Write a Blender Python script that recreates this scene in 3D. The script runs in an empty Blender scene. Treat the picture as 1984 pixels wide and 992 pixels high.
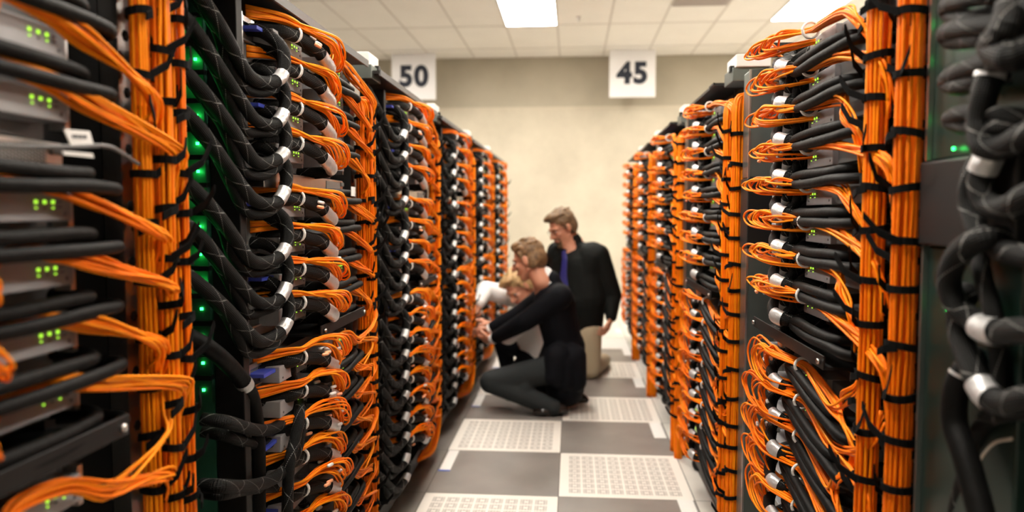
import bpy, math, random
import numpy as np
from mathutils import Vector, Matrix
random.seed(7); RNG = np.random.RandomState(7)
S = bpy.context.scene; COL = S.collection

# ------------------------------------------------------------------ camera
F = 1433.0; H = 1.29
TH = math.atan(86/F); PSI = math.atan(116/F*math.cos(TH))
cam_d = bpy.data.cameras.new('camera'); cam = bpy.data.objects.new('camera', cam_d); COL.objects.link(cam)
cam.location = (0, 0, H); cam.rotation_euler = (math.pi/2-TH, 0, PSI)
cam_d.sensor_width = 36; cam_d.lens = F/1984*36; cam_d.clip_start = .05
cam_d.dof.use_dof = True; cam_d.dof.focus_distance = 1.95; cam_d.dof.aperture_fstop = 2.0
S.camera = cam
S.view_settings.view_transform = 'Standard'; S.view_settings.look = 'None'
S.view_settings.exposure = 1.32; S.view_settings.gamma = 1.0; S.view_settings.use_curve_mapping = False
LIGHT_STRENGTH = 17.0
LIGHT_COLOR = (1.0, .93, .83)
# ------------------------------------------------------------------ world
W = bpy.data.worlds.new('world'); S.world = W; W.use_nodes = True
W.node_tree.nodes['Background'].inputs[0].default_value = (1, .93, .84, 1)
W.node_tree.nodes['Background'].inputs[1].default_value = .3
S.cycles.use_denoising = True
S.cycles.max_bounces = 6; S.cycles.diffuse_bounces = 4; S.cycles.glossy_bounces = 3

_f = np.array([-math.sin(PSI)*math.cos(TH), math.cos(PSI)*math.cos(TH), -math.sin(TH)])
_r = np.array([math.cos(PSI), math.sin(PSI), 0.]); _u = np.cross(_r, _f); _c = np.array([0, 0, H])
def project(p):
    q = np.array(p)-_c; z = q@_f
    if z < .05: return (-9999, -9999)
    return 992+F*(q@_r)/z, 496-F*(q@_u)/z
def ray(x, y): return _f*F+_r*(x-992)-_u*(y-496)
def at_x(x, y, X): d = ray(x, y); return tuple(_c+d*(X/d[0]))
def at_y(x, y, Y): d = ray(x, y); return tuple(_c+d*(Y/d[1]))
def in_view(p, m=70):
    x, y = project(p); return -m < x < 1984+m and -m < y < 992+m

# ------------------------------------------------------------------ materials
def mat(name, col, rough=.5, metal=0., emit=0., noise=None, spec=None, bump=None):
    m = bpy.data.materials.new(name); m.use_nodes = True; nt = m.node_tree; b = nt.nodes['Principled BSDF']
    b.inputs['Base Color'].default_value = (*col, 1); b.inputs['Roughness'].default_value = rough; b.inputs['Metallic'].default_value = metal
    if spec is not None: b.inputs['Specular IOR Level'].default_value = spec
    if emit:
        b.inputs['Emission Color'].default_value = (*col, 1); b.inputs['Emission Strength'].default_value = emit
    if noise or bump:
        tc = nt.nodes.new('ShaderNodeTexCoord'); n = nt.nodes.new('ShaderNodeTexNoise')
        sc, amt = noise or (bump[0], 0); n.inputs['Scale'].default_value = sc; n.inputs['Detail'].default_value = 6
        nt.links.new(tc.outputs['Object'], n.inputs['Vector'])
        if noise:
            r = nt.nodes.new('ShaderNodeValToRGB'); r.color_ramp.elements[0].position = .3; r.color_ramp.elements[1].position = .7
            r.color_ramp.elements[0].color = (*[max(0, c*(1-amt)) for c in col], 1); r.color_ramp.elements[1].color = (*[min(1, c*(1+amt)) for c in col], 1)
            nt.links.new(n.outputs['Fac'], r.inputs['Fac']); nt.links.new(r.outputs['Color'], b.inputs['Base Color'])
        if bump:
            bp = nt.nodes.new('ShaderNodeBump'); bp.inputs['Strength'].default_value = bump[1]; bp.inputs['Distance'].default_value = .01
            nt.links.new(n.outputs['Fac'], bp.inputs['Height']); nt.links.new(bp.outputs['Normal'], b.inputs['Normal'])
    return m
def N(nt, t, **k):
    n = nt.nodes.new(t)
    for a, v in k.items(): setattr(n, a, v)
    return n
def M_(nt, op, a, b=None):
    n = nt.nodes.new('ShaderNodeMath'); n.operation = op
    for i, x in enumerate((a, b)):
        if x is None: continue
        if isinstance(x, (int, float)): n.inputs[i].default_value = x
        else: nt.links.new(x, n.inputs[i])
    return n.outputs[0]
def mixc(nt, fac, c1, c2):
    n = nt.nodes.new('ShaderNodeMix'); n.data_type = 'RGBA'
    if isinstance(fac, (int, float)): n.inputs[0].default_value = fac
    else: nt.links.new(fac, n.inputs[0])
    for i, c in ((6, c1), (7, c2)):
        if isinstance(c, tuple): n.inputs[i].default_value = (*c, 1)
        else: nt.links.new(c, n.inputs[i])
    return n.outputs[2]

M = {}
M['orange'] = mat('orange_jacket', (.92, .185, .002), .5, spec=.18, noise=(25, .12))
M['orange_b'] = mat('orange_jacket_light', (.97, .27, .003), .5, spec=.18, noise=(25, .1))
M['peach'] = mat('pale_orange_boot', (.95, .42, .22), .5)
M['tie'] = mat('black_velcro', (.003, .003, .003), .95, spec=.15)
M['hose'] = mat('black_hose_rubber', (.0036, .0034, .0032), .6, spec=.13, bump=(60, .15))
M['black'] = mat('black_powder_coat', (.006, .006, .006), .5, spec=.35)
M['inner'] = mat('rack_interior_black', (.004, .004, .004), .8)
M['cover'] = mat('cover_dark_steel', (.010, .009, .0085), .45)
M['steel'] = mat('bare_steel', (.62, .6, .58), .28, 1., noise=(8, .15))
M['steelgreen'] = mat('green_grey_steel', (.19, .22, .21), .35, .8, noise=(6, .15))
M['box'] = mat('grey_unit_paint', (.34, .34, .35), .45, .1, noise=(30, .06))
M['boxdark'] = mat('dark_grey_unit', (.12, .12, .12), .5)
M['white'] = mat('white_plastic', (.78, .76, .73), .45)
M['label'] = mat('white_paper_label', (.8, .79, .77), .6)
M['silver'] = mat('silver_wrap', (.55, .55, .55), .3, .45, bump=(90, .3))
M['blue'] = mat('blue_pull_tab', (.05, .08, .5), .4)
M['led_y'] = mat('lit_green_led', (.42, .9, .05), .4, emit=.6)
M['led_g'] = mat('lit_deep_green_led', (.02, .95, .12), .4, emit=5)
M['pocket'] = mat('dark_green_plastic', (.02, .10, .06), .45)
M['teal'] = mat('dark_teal_panel', (.012, .030, .024), .3, .2, noise=(7, .3))
M['glass'] = mat('dark_door_glass', (.012, .02, .018), .12, .0, spec=.7)
M['print'] = mat('black_print', (.01, .015, .03), .6)
M['sign'] = mat('white_sign_board', (.86, .85, .86), .5)
M['ceil'] = mat('ceiling_tile', (.90, .87, .82), .9, noise=(3, .02))
M['tbar'] = mat('ceiling_tbar', (.66, .62, .57), .7)
M['vent'] = mat('vent_grille', (.45, .40, .37), .6)
M['side'] = mat('side_wall_paint', (.72, .68, .6), .9)
M['trim'] = mat('white_trim', (.75, .73, .7), .6)
M['wire'] = mat('dark_wire', (.02, .02, .02), .4)
M['pink'] = mat('thin_white_wire', (.7, .6, .5), .4)

# braided sleeve
m = bpy.data.materials.new('braided_sleeve'); m.use_nodes = True; nt = m.node_tree; b = nt.nodes['Principled BSDF']
uv = N(nt, 'ShaderNodeUVMap'); sp = N(nt, 'ShaderNodeSeparateXYZ'); nt.links.new(uv.outputs[0], sp.inputs[0])
a1 = M_(nt, 'ADD', M_(nt, 'MULTIPLY', sp.outputs[0], 14), M_(nt, 'MULTIPLY', sp.outputs[1], 170))
a2 = M_(nt, 'SUBTRACT', M_(nt, 'MULTIPLY', sp.outputs[0], 14), M_(nt, 'MULTIPLY', sp.outputs[1], 170))
s1 = M_(nt, 'SINE', M_(nt, 'MULTIPLY', a1, 2*math.pi)); s2 = M_(nt, 'SINE', M_(nt, 'MULTIPLY', a2, 2*math.pi))
k1 = M_(nt, 'GREATER_THAN', M_(nt, 'MULTIPLY', s1, s2), .25)
b1 = M_(nt, 'ADD', M_(nt, 'MULTIPLY', sp.outputs[0], 1), M_(nt, 'MULTIPLY', sp.outputs[1], 9))
b2 = M_(nt, 'SUBTRACT', M_(nt, 'MULTIPLY', sp.outputs[0], 2), M_(nt, 'MULTIPLY', sp.outputs[1], 9))
t1 = M_(nt, 'LESS_THAN', M_(nt, 'FRACT', b1), .035); t2 = M_(nt, 'LESS_THAN', M_(nt, 'FRACT', b2), .035)
tr = M_(nt, 'MULTIPLY', M_(nt, 'MAXIMUM', t1, t2), M_(nt, 'GREATER_THAN', s1, -.3))
c = mixc(nt, k1, (.002, .002, .002), (.013, .013, .012)); c = mixc(nt, tr, c, (.22, .22, .21))
nt.links.new(c, b.inputs['Base Color']); b.inputs['Roughness'].default_value = .5; b.inputs['Specular IOR Level'].default_value = .14
bp = N(nt, 'ShaderNodeBump'); bp.inputs['Strength'].default_value = .5; bp.inputs['Distance'].default_value = .002
nt.links.new(M_(nt, 'MULTIPLY', s1, s2), bp.inputs['Height']); nt.links.new(bp.outputs[0], b.inputs['Normal'])
M['braid'] = m
# perforated mesh metal (vented device)
m = bpy.data.materials.new('perforated_steel'); m.use_nodes = True; nt = m.node_tree; b = nt.nodes['Principled BSDF']
tc = N(nt, 'ShaderNodeTexCoord'); sp = N(nt, 'ShaderNodeSeparateXYZ'); nt.links.new(tc.outputs['Object'], sp.inputs[0])
fa = M_(nt, 'FRACT', M_(nt, 'MULTIPLY', sp.outputs[1], 170)); fb = M_(nt, 'FRACT', M_(nt, 'ADD', M_(nt, 'MULTIPLY', sp.outputs[2], 230), M_(nt, 'MULTIPLY', sp.outputs[1], 85)))
hole = M_(nt, 'MULTIPLY', M_(nt, 'GREATER_THAN', fa, .35), M_(nt, 'GREATER_THAN', fb, .45))
nt.links.new(mixc(nt, hole, (.33, .32, .31), (.01, .01, .01)), b.inputs['Base Color']); b.inputs['Roughness'].default_value = .4; b.inputs['Metallic'].default_value = .3
M['perf'] = m
# concrete
m = bpy.data.materials.new('beige_concrete'); m.use_nodes = True; nt = m.node_tree; b = nt.nodes['Principled BSDF']
tc = N(nt, 'ShaderNodeTexCoord'); n1 = N(nt, 'ShaderNodeTexNoise'); n1.inputs['Scale'].default_value = 1.1; n1.inputs['Detail'].default_value = 8; n1.inputs['Roughness'].default_value = .62
nt.links.new(tc.outputs['Object'], n1.inputs['Vector'])
r = N(nt, 'ShaderNodeValToRGB'); r.color_ramp.elements[0].position = .33; r.color_ramp.elements[1].position = .68
r.color_ramp.elements[0].color = (.47, .425, .335, 1); r.color_ramp.elements[1].color = (.62, .565, .45, 1)
nt.links.new(n1.outputs['Fac'], r.inputs['Fac'])
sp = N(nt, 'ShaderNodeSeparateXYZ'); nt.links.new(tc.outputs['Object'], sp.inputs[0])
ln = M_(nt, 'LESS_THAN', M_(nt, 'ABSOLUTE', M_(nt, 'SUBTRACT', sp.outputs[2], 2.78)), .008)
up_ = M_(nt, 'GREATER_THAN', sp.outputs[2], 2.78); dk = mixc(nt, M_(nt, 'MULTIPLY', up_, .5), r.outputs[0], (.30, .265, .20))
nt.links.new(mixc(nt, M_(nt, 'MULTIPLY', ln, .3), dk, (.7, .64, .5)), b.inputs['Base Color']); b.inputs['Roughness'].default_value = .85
M['concrete'] = m
# floor tiles: object coords, tile corners at x=-.055+.61i, y=.275+.61j
m = bpy.data.materials.new('perforated_floor_tile'); m.use_nodes = True; nt = m.node_tree; b = nt.nodes['Principled BSDF']
uv = N(nt, 'ShaderNodeUVMap'); sp = N(nt, 'ShaderNodeSeparateXYZ'); nt.links.new(uv.outputs[0], sp.inputs[0])
def rng(lo, hi, x): return M_(nt, 'MULTIPLY', M_(nt, 'GREATER_THAN', x, lo), M_(nt, 'LESS_THAN', x, hi))
U_, V_ = sp.outputs[0], sp.outputs[1]
ins = M_(nt, 'MULTIPLY', rng(.065, .935, U_), rng(.065, .935, V_))
cu = M_(nt, 'FRACT', M_(nt, 'MULTIPLY', M_(nt, 'SUBTRACT', U_, .065), 8/.87)); cv = M_(nt, 'FRACT', M_(nt, 'MULTIPLY', M_(nt, 'SUBTRACT', V_, .065), 8/.87))
cell = M_(nt, 'MULTIPLY', rng(.09, .91, cu), rng(.09, .91, cv)); core = M_(nt, 'MULTIPLY', rng(.36, .64, cu), rng(.36, .64, cv))
hf = M_(nt, 'MULTIPLY', ins, M_(nt, 'MULTIPLY', cell, M_(nt, 'SUBTRACT', 1, core)))
du = M_(nt, 'FRACT', M_(nt, 'MULTIPLY', cu, 5)); dv = M_(nt, 'FRACT', M_(nt, 'MULTIPLY', cv, 5))
dot = M_(nt, 'MULTIPLY', rng(.2, .8, du), rng(.2, .8, dv)); hf2 = M_(nt, 'MULTIPLY', hf, dot)
c = mixc(nt, hf, (.74, .70, .64), (.56, .53, .48)); c = mixc(nt, hf2, c, (.30, .28, .26))
nt.links.new(c, b.inputs['Base Color']); b.inputs['Roughness'].default_value = .35
M['ftile_w'] = m
M['ftile_d'] = mat('dark_grey_floor_tile', (.20, .18, .165), .35, noise=(5, .12))
M['ftile_l'] = mat('light_floor_tile', (.60, .57, .52), .4, noise=(5, .05))
M['seam'] = mat('floor_seam', (.12, .11, .10), .7)
M['patch'] = mat('floor_cutout_cover', (.72, .70, .67), .5)
M['patchblue'] = mat('floor_edge_tape', (.06, .12, .45), .5)
# clothing / skin
M['skin'] = mat('skin', (.55, .25, .155), .5, noise=(9, .12))
M['hair1'] = mat('hair_brown', (.13, .075, .035), .6, noise=(40, .5), bump=(80, .6))
M['hair2'] = mat('hair_dark_blond', (.17, .095, .042), .6, noise=(40, .5), bump=(80, .6))
M['hair3'] = mat('hair_blond', (.45, .29, .13), .6, noise=(40, .4), bump=(80, .6))
M['suit'] = mat('navy_black_suit', (.0035, .004, .006), .8, spec=.12, bump=(12, .5))
M['slacks'] = mat('charcoal_trousers', (.019, .022, .023), .8, spec=.15, bump=(10, .5))
M['shirtk'] = mat('black_shirt', (.0050, .0062, .0058), .7, spec=.15, bump=(9, .6))
M['khaki'] = mat('khaki_trousers', (.44, .36, .24), .8, bump=(9, .6))
M['shirtw'] = mat('white_shirt', (.82, .81, .80), .7, bump=(9, .5))
M['tieb'] = mat('blue_silk_tie', (.02, .02, .16), .4)
M['shoe'] = mat('black_shoe_leather', (.012, .008, .007), .25)
M['eye'] = mat('eye_white', (.7, .65, .6), .3)
M['lip'] = mat('lips', (.42, .13, .10), .5)

# ------------------------------------------------------------------ mesh helpers
class MB:
    def __init__(s): s.v = []; s.f = []; s.m = []; s.uv = []; s.mats = []; s.n = 0; s.smooth = []
    def mi(s, mt):
        if mt not in s.mats: s.mats.append(mt)
        return s.mats.index(mt)
    def add(s, v, f, mt, smooth=False, uv=None):
        i = s.mi(mt); o = s.n; s.v.extend([tuple(p) for p in v]); s.n += len(v)
        for q, fc in enumerate(f):
            s.f.append(tuple(o+k for k in fc)); s.m.append(i); s.smooth.append(smooth)
            s.uv.extend(uv[q] if uv else [(0, 0)]*len(fc))
        return s
    def box(s, a, b, mt, bev=0.):
        (x0, y0, z0), (x1, y1, z1) = [min(p, q) for p, q in zip(a, b)], [max(p, q) for p, q in zip(a, b)]
        if bev <= 0:
            v = [(x, y, z) for x in (x0, x1) for y in (y0, y1) for z in (z0, z1)]
            f = [(0, 1, 3, 2), (4, 6, 7, 5), (0, 4, 5, 1), (2, 3, 7, 6), (0, 2, 6, 4), (1, 5, 7, 3)]
            return s.add(v, f, mt, uv=[[(0, 0), (0, 1), (1, 1), (1, 0)]]*6)
        import bmesh
        bm = bmesh.new(); bmesh.ops.create_cube(bm, size=1)
        for w in bm.verts: w.co = Vector(((x0+x1)/2+w.co.x*(x1-x0), (y0+y1)/2+w.co.y*(y1-y0), (z0+z1)/2+w.co.z*(z1-z0)))
        bmesh.ops.bevel(bm, geom=bm.edges[:], offset=bev, segments=2, affect='EDGES', profile=.5)
        bm.verts.index_update(); s.add([tuple(w.co) for w in bm.verts], [[w.index for w in fc.verts] for fc in bm.faces], mt); bm.free(); return s
    def tube(s, P, r, mt, n=8, caps=True, flat=1.):
        P = np.array(P, float); K = len(P); r = np.broadcast_to(np.array(r, float), (K,))
        T = np.gradient(P, axis=0); T /= np.linalg.norm(T, axis=1)[:, None]+1e-9
        a = np.array([0, 0, 1.]) if abs(T[0][2]) < .8 else np.array([1., 0, 0])
        nn = np.cross(T[0], a); nn /= np.linalg.norm(nn); V = []; ang = np.linspace(0, 2*math.pi, n, endpoint=False)
        L = np.concatenate([[0], np.cumsum(np.linalg.norm(np.diff(P, axis=0), axis=1))])
        for i in range(K):
            nn = nn-T[i]*(nn@T[i]); nn /= np.linalg.norm(nn)+1e-9; bb = np.cross(T[i], nn)
            V.append(P[i]+r[i]*(np.cos(ang)[:, None]*nn*flat+np.sin(ang)[:, None]*bb))
        V = np.concatenate(V); f = []; uv = []
        for i in range(K-1):
            for j in range(n):
                k = (j+1) % n; f.append((i*n+j, i*n+k, (i+1)*n+k, (i+1)*n+j))
                uv.append([(j/n, L[i]), ((j+1)/n, L[i]), ((j+1)/n, L[i+1]), (j/n, L[i+1])])
        if caps:
            f.append(tuple(range(n-1, -1, -1))); uv.append([(0, 0)]*n); f.append(tuple((K-1)*n+j for j in range(n))); uv.append([(0, 0)]*n)
        return s.add(V, f, mt, True, uv)
    def mesh(s, name):
        me = bpy.data.meshes.new(name); me.from_pydata(s.v, [], s.f)
        for mt in s.mats: me.materials.append(M[mt])
        me.polygons.foreach_set('material_index', s.m); me.polygons.foreach_set('use_smooth', s.smooth)
        ul = me.uv_layers.new(name='UVMap'); ul.data.foreach_set('uv', np.array(s.uv, dtype=np.float32).ravel())
        me.update(); return me
    def obj(s, name, parent=None): return link(name, s.mesh(name), parent)
def link(name, data, parent=None):
    o = bpy.data.objects.new(name, data); COL.objects.link(o)
    if parent: o.parent = parent
    return o
def tag(o, label=None, cat=None, group=None, kind=None):
    if label: o['label'] = label
    if cat: o['category'] = cat
    if group: o['group'] = group
    if kind: o['kind'] = kind
    return o
def thing(name, loc, label, cat, group=None, rz=0):
    o = link(name, None); o.location = loc; o.rotation_euler = (0, 0, rz); o.empty_display_size = .05; return tag(o, label, cat, group)
def spline(P, n=8):
    P = np.array(P, float); Q = np.vstack([2*P[0]-P[1], P, 2*P[-1]-P[-2]]); out = []
    for i in range(1, len(Q)-2):
        for t in np.linspace(0, 1, n, endpoint=False):
            a, b_, c_, d = Q[i-1], Q[i], Q[i+1], Q[i+2]
            out.append(.5*((2*b_)+(-a+c_)*t+(2*a-5*b_+4*c_-d)*t*t+(-a+3*b_-3*c_+d)*t**3))
    out.append(P[-1]); return np.array(out)
def jit(s): return RNG.uniform(-s, s)

# ================================================================== SETTING
YW = 10.7; CZ = 3.49
XL, XR, YB = -7.0, 7.5, -4.0
def struct(name, mb): o = mb.obj(name); o['kind'] = 'structure'; return o
fl = MB()
def quad(mb, x0, y0, x1, y1, z, mt): mb.add([(x0, y0, z), (x1, y0, z), (x1, y1, z), (x0, y1, z)], [(0, 1, 2, 3)], mt, uv=[[(0, 0), (1, 0), (1, 1), (0, 1)]])
quad(fl, XL, YB, XR, YW, -.004, 'seam')
T = .61; X0 = -.055; Y0 = 3.29-T*12; g = .0022
for i in range(-12, 13):
    for j in range(0, 32):
        x0, y0 = X0+i*T, Y0+j*T
        if x0 < XL-.1 or x0+T > XR+.1 or y0+T > YW+.4: continue
        jj = j-12; mt = 'ftile_l'
        if i == 0: mt = 'ftile_w' if jj % 2 == 0 else 'ftile_d'
        if i == -1: mt = 'ftile_d' if jj % 2 == 0 else 'ftile_w'
        if i in (0, -1) and jj > 6: mt = 'ftile_l'
        if i == 0 and jj == 6: mt = 'patch'
        if i < -1: mt = 'ftile_d'
        quad(fl, x0+g, y0+g, x0+T-g, min(y0+T-g, YW), 0, mt)
for jj in (1, 3, 5, 7, -1): quad(fl, .475, Y0+(12+jj)*T+.30, .545, Y0+(13+jj)*T, .0015, 'patch')
for jj in (0, 2, 4):
    quad(fl, -.655, Y0+(12+jj)*T+.30, -.60, Y0+(13+jj)*T-.01, .0015, 'patch'); quad(fl, -.66, Y0+(12+jj)*T+.28, -.60, Y0+(12+jj)*T+.30, .002, 'patchblue')
struct('floor', fl)
ce = MB(); quad(ce, XL, YB, XR, YW, CZ, 'ceil'); ce.f = [tuple(reversed(f)) for f in ce.f]
LX = [-.79, 2.26, -3.84, 5.31]; LY = [7.66, 5.22, 2.78, .34]
for i in range(-11, 14):
    x = -.79+T*i
    if XL < x < XR: ce.box((x-.011, YB, CZ-.004), (x+.011, YW, CZ), 'tbar')
y = 8.88-1.22*11
while y < YW:
    if y > YB: ce.box((XL, y-.011, CZ-.0045), (XR, y+.011, CZ-.0005), 'tbar')
    y += 1.22
struct('ceiling', ce)
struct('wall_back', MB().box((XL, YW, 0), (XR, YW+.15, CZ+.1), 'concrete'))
struct('wall_left', MB().box((XL-.15, YB, 0), (XL, YW, CZ+.1), 'side'))
struct('wall_right', MB().box((XR, YB, 0), (XR+.15, YW, CZ+.1), 'side'))
struct('wall_front', MB().box((XL, YB-.15, 0), (XR, YB, CZ+.1), 'side'))
struct('baseboard_back', MB().box((XL, YW-.015, 0), (XR, YW, .1), 'trim'))

ml = bpy.data.materials.new('fluorescent_diffuser'); ml.use_nodes = True; nt = ml.node_tree; nt.nodes.remove(nt.nodes['Principled BSDF'])
e = N(nt, 'ShaderNodeEmission'); e.inputs[0].default_value = (*LIGHT_COLOR, 1); e.inputs[1].default_value = LIGHT_STRENGTH
nt.links.new(e.outputs[0], nt.nodes['Material Output'].inputs[0]); M['diff'] = ml
for a, x in enumerate(LX):
    for b_, y in enumerate(LY):
        if x == -.79 and y == 7.66: lb = 'bright white ceiling light panel above the middle of the aisle'
        elif x == 2.26 and y == 7.66: lb = 'bright white ceiling light panel over the right rack row'
        else: lb = 'recessed ceiling light panel outside the picture above the rack rows'
        o = thing('ceiling_light', (x+.305, y+.61, CZ-.006), lb, 'ceiling light', 'ceiling lights')
        fr = MB()
        for q in (((-.30, -.60), (.30, -.59)), ((-.30, .59), (.30, .60)), ((-.30, -.60), (-.29, .60)), ((.29, -.60), (.30, .60))): fr.box((*q[0], -.004), (*q[1], .005), 'white')
        fr.obj('frame', o); MB().box((-.29, -.59, -.002), (.29, .59, .003), 'diff').obj('diffuser', o)
v = MB().box((-.29, -.29, -.006), (.29, .29, .004), 'vent')
for q in range(9): v.box((-.27, -.27+q*.065, -.012), (.27, -.25+q*.065, -.006), 'vent')
o = v.obj('ceiling_vent'); o.location = (1.345, 7.88, CZ-.005); tag(o, 'grey-brown square air vent in the ceiling at the top edge', 'vent')
s_ = MB(); s_.tube([(0, 0, 0), (0, 0, -.012)], .035, 'white', 16); s_.tube([(0, 0, -.012), (0, 0, -.045)], .012, 'steel', 10); s_.tube([(0, 0, -.045), (0, 0, -.049)], .022, 'steel', 12)
o = s_.obj('sprinkler_head'); o.location = (.071, 8.536, CZ); tag(o, 'small sprinkler head in a white ceiling tile beside the light', 'sprinkler')

def text_mesh(body, size, mt, ext=.003, off=.0):
    cu = bpy.data.curves.new('t', 'FONT'); cu.body = body; cu.size = size; cu.align_x = 'CENTER'; cu.align_y = 'CENTER'; cu.extrude = ext; cu.offset = off; cu.space_character = 1.12
    o = bpy.data.objects.new('t', cu); COL.objects.link(o); dg = bpy.context.evaluated_depsgraph_get()
    me = bpy.data.meshes.new_from_object(o.evaluated_get(dg)); bpy.data.objects.remove(o); me.materials.clear(); me.materials.append(M[mt]); return me
for body, x in (('50', -2.208), ('45', .813)):
    t = thing('number_sign', (x, 10.3, 3.165), 'white square hanging sign with a black number %s near the back wall' % body, 'sign', 'number signs under the ceiling')
    MB().box((-.312, -.004, -.318), (.312, .004, .318), 'sign', .003).obj('sign_board', t)
    bk = MB(); bk.box((-.3, -.006, .315), (.3, .008, .325), 'trim'); bk.obj('bracket', t)
    n = link('number_text', text_mesh(body, .385, 'print', .002, .019), t); n.location = (0, -.0065, -.005); n.rotation_euler = (math.pi/2, 0, 0)

# ================================================================== RACK KITS
# local frame of a rack: v = distance from the cable-trunk end, w = toward the aisle, z up.
# left row  : world = (-.72+w, yend-v, z)      right row : world = (.585-w, ystart+v, z)
# mesh local coordinates are (w, -v, z): left racks use rz=0, right racks rz=180.
P_L, P_R = 1.29, 1.285
def L(v, w, z): return (w, -v, z)
RV = 0.0045/2
UPPER = [1.711, 1.621, 1.526, 1.437, 1.297, 1.205, 1.115, 1.028]
UPPER_R = [1.690, 1.601, 1.508, 1.416, 1.326, 1.236, 1.146, 1.058]
LOWER = [.885, .797, .71, .622, .534, .446, .358, .27]

def bunch_strands(seed, s, low, vb, n=10, side='L'):
    """orange fibres from the plugs over the switch box into the trunk; returns list of (path, colour)"""
    rs = np.random.RandomState(seed); out = []; J = lambda a: rs.uniform(-a, a)
    dr = .06 if low else 0.
    for i in range(n):
        a = rs.uniform(.7, 1.15); z1 = J(.010); w1 = J(.009)
        vbb = vb+J(.016); down = -1 if not low else rs.choice([-1, 1])
        lw = .014 if side == 'L' else .004
        tail = [(vbb, .012+J(.01), down*(.115+J(.03))), (vbb+.005, .026+J(.005), down*.065), (vbb+.045+J(.015), .034+J(.006), down*.03+.006-lw+J(.008)), (.27+s*.5+J(.01), .026+w1*1.6, .016-lw*.6+z1*1.2-dr*.3),
                (.35+s, .024+w1, .026+z1), (.44+s, .020+w1*.7, .032+z1*.7)]
        if side == 'L':
            big = 1.0 if not low else 1.35; ww = rs.uniform(.6, 1.1); zz = J(.012)*big; tipv = .56+J(.035)
            p = tail+[(.485, .030*ww, -.004*big+zz), (tipv-.03, .062*ww, -.016*big+zz), (tipv, .085*ww, .002*big+zz), (tipv+.05, .085*ww, .034*big+zz), (.68, .055*ww, .044*big+zz*.7), (.745, .022+w1, .050+z1*.7), (.80, .0+w1, .054+z1), (.87, -.05, .050+z1*1.5)]
        elif i % 3 == 0 and not low:
            p = tail+[(.52+s, .045+.02*a+J(.01), .036+J(.014)), (.61+s, .070*a+J(.008), .040+J(.012)), (.71+s, .055*a+J(.008), .050+J(.01)), (.80+s, .0+J(.01), .048+J(.006)), (.88+s, -.05, .044+J(.004))]
        else:
            tip = (.70 if not low else .66)+s+rs.uniform(-.06, .1); hh = (.014 if not low else .032)*rs.uniform(.7, 1.4)
            zc = .036 if not low else .012
            wt = rs.uniform(.05, .095)
            p = tail+[((.44+s+tip)/2, wt*.8, zc+hh*.8), (tip-.05, wt, zc+hh*1.15), (tip, wt+.004, zc+J(.006)), (tip-.05, wt-.004, zc-hh*1.2), ((.44+s+tip)/2-.01, wt*.6, zc-hh*1.6), (.46+s, -.01, zc-hh*1.2-.008), (.44+s, -.06, zc-hh-.01)]
        out.append((spline([L(*q) for q in p], 5), 'orange' if rs.rand() < .6 else 'orange_b'))
    return out
def extra_plugs(mb, seed, s, low, sep=False):
    out = []
    rs = np.random.RandomState(seed+99)
    for i in range(5):
        v = .60+s+rs.uniform(-.06, .1); w = .03+rs.uniform(-.02, .05); z = .03+rs.uniform(-.03, .02)-(.02 if low else 0)
        if sep: mb = MB()
        mb.tube([L(v, w, z), L(v+.024, w-.004, z+.002)], .0045, 'peach' if i % 2 else 'label', 6)
        if sep: out.append(mb.mesh('plug_boot'))
    return out

KIT = {}
def kit_bunch(side, low, var):
    k = ('bunch', side, low, var)
    if k in KIT: return KIT[k]
    s = 0 if side == 'L' else .13; vb = [.085, .06, .10, .035][var] if side == 'L' else [.20, .13, .24, .07][var]
    seed = var*13+(100 if low else 0)+(1000 if side == 'R' else 0)
    st = bunch_strands(seed, s, low, vb, 14, side)
    strands = [MB().tube(p, RV*1.22, c, 6).mesh('fiber_cable') for p, c in st]
    allm = MB()
    for p, c in st: allm.tube(p, RV*1.25, c, 5)
    extra_plugs(allm, seed, s, low)
    pl = extra_plugs(None, seed, s, low, True)
    cl = MB(); A = np.linspace(0, 2*math.pi, 17); vc, wc, zc = (.735, .016, .028) if side == 'L' else (.435+s, .022, .030); cl.tube([L(vc, wc+.019*math.cos(a), zc+.019*math.sin(a)) for a in A], .0036, 'white', 6, caps=False)
    KIT[k] = (strands, pl, cl.mesh('white_clip'), allm.mesh('fiber_bunch')); return KIT[k]

def kit_box(side, which):
    k = ('box', side, which)
    if k in KIT: return KIT[k]
    if which == 'B': v0, v1 = (.285, .50) if side == 'L' else (.46, .64)
    else: v0, v1 = (.64, .83) if side == 'L' else (.80, .96)
    body = MB(); body.box(L(v0, 0, -.0205), L(v1, -.12, .0205), 'box', .002)
    sg = 1 if side == 'L' else -1
    if side == 'R' and which == 'B': body.box(L(.27, -.012, -.019), L(v0-.001, -.12, .019), 'boxdark', .002)
    if side == 'L': body.box(L(v0-.012, -.006, -.03), L(v0-.001, -.03, .03), 'steel')
    vc = v0+.055 if side == 'L' else v1-.05
    led = MB()
    for q in range(3):
        v_ = vc+(q-1)*.0165
        led.box(L(v_-.0022, .0015, .004), L(v_+.0022, -.001, .0085), 'led_y')
        led.box(L(v_-.0014, .0015, -.003), L(v_+.0014, -.001, -.001), 'led_y' if q != 1 else 'print')
    led.box(L(vc-.034, .001, .006), L(vc-.026, -.001, .0075), 'print'); led.box(L(vc-.034, .001, -.001), L(vc-.026, -.001, .0005), 'print')
    body.tube([L(v1-.02, -.001, -.010), L(v1-.02, .001, -.010)], .003, 'boxdark', 8); body.tube([L(v0+.015, -.001, -.010), L(v0+.015, .001, -.010)], .003, 'boxdark', 8)
    KIT[k] = (body.mesh('switch_body'), led.mesh('status_lights')); return KIT[k]

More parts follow.
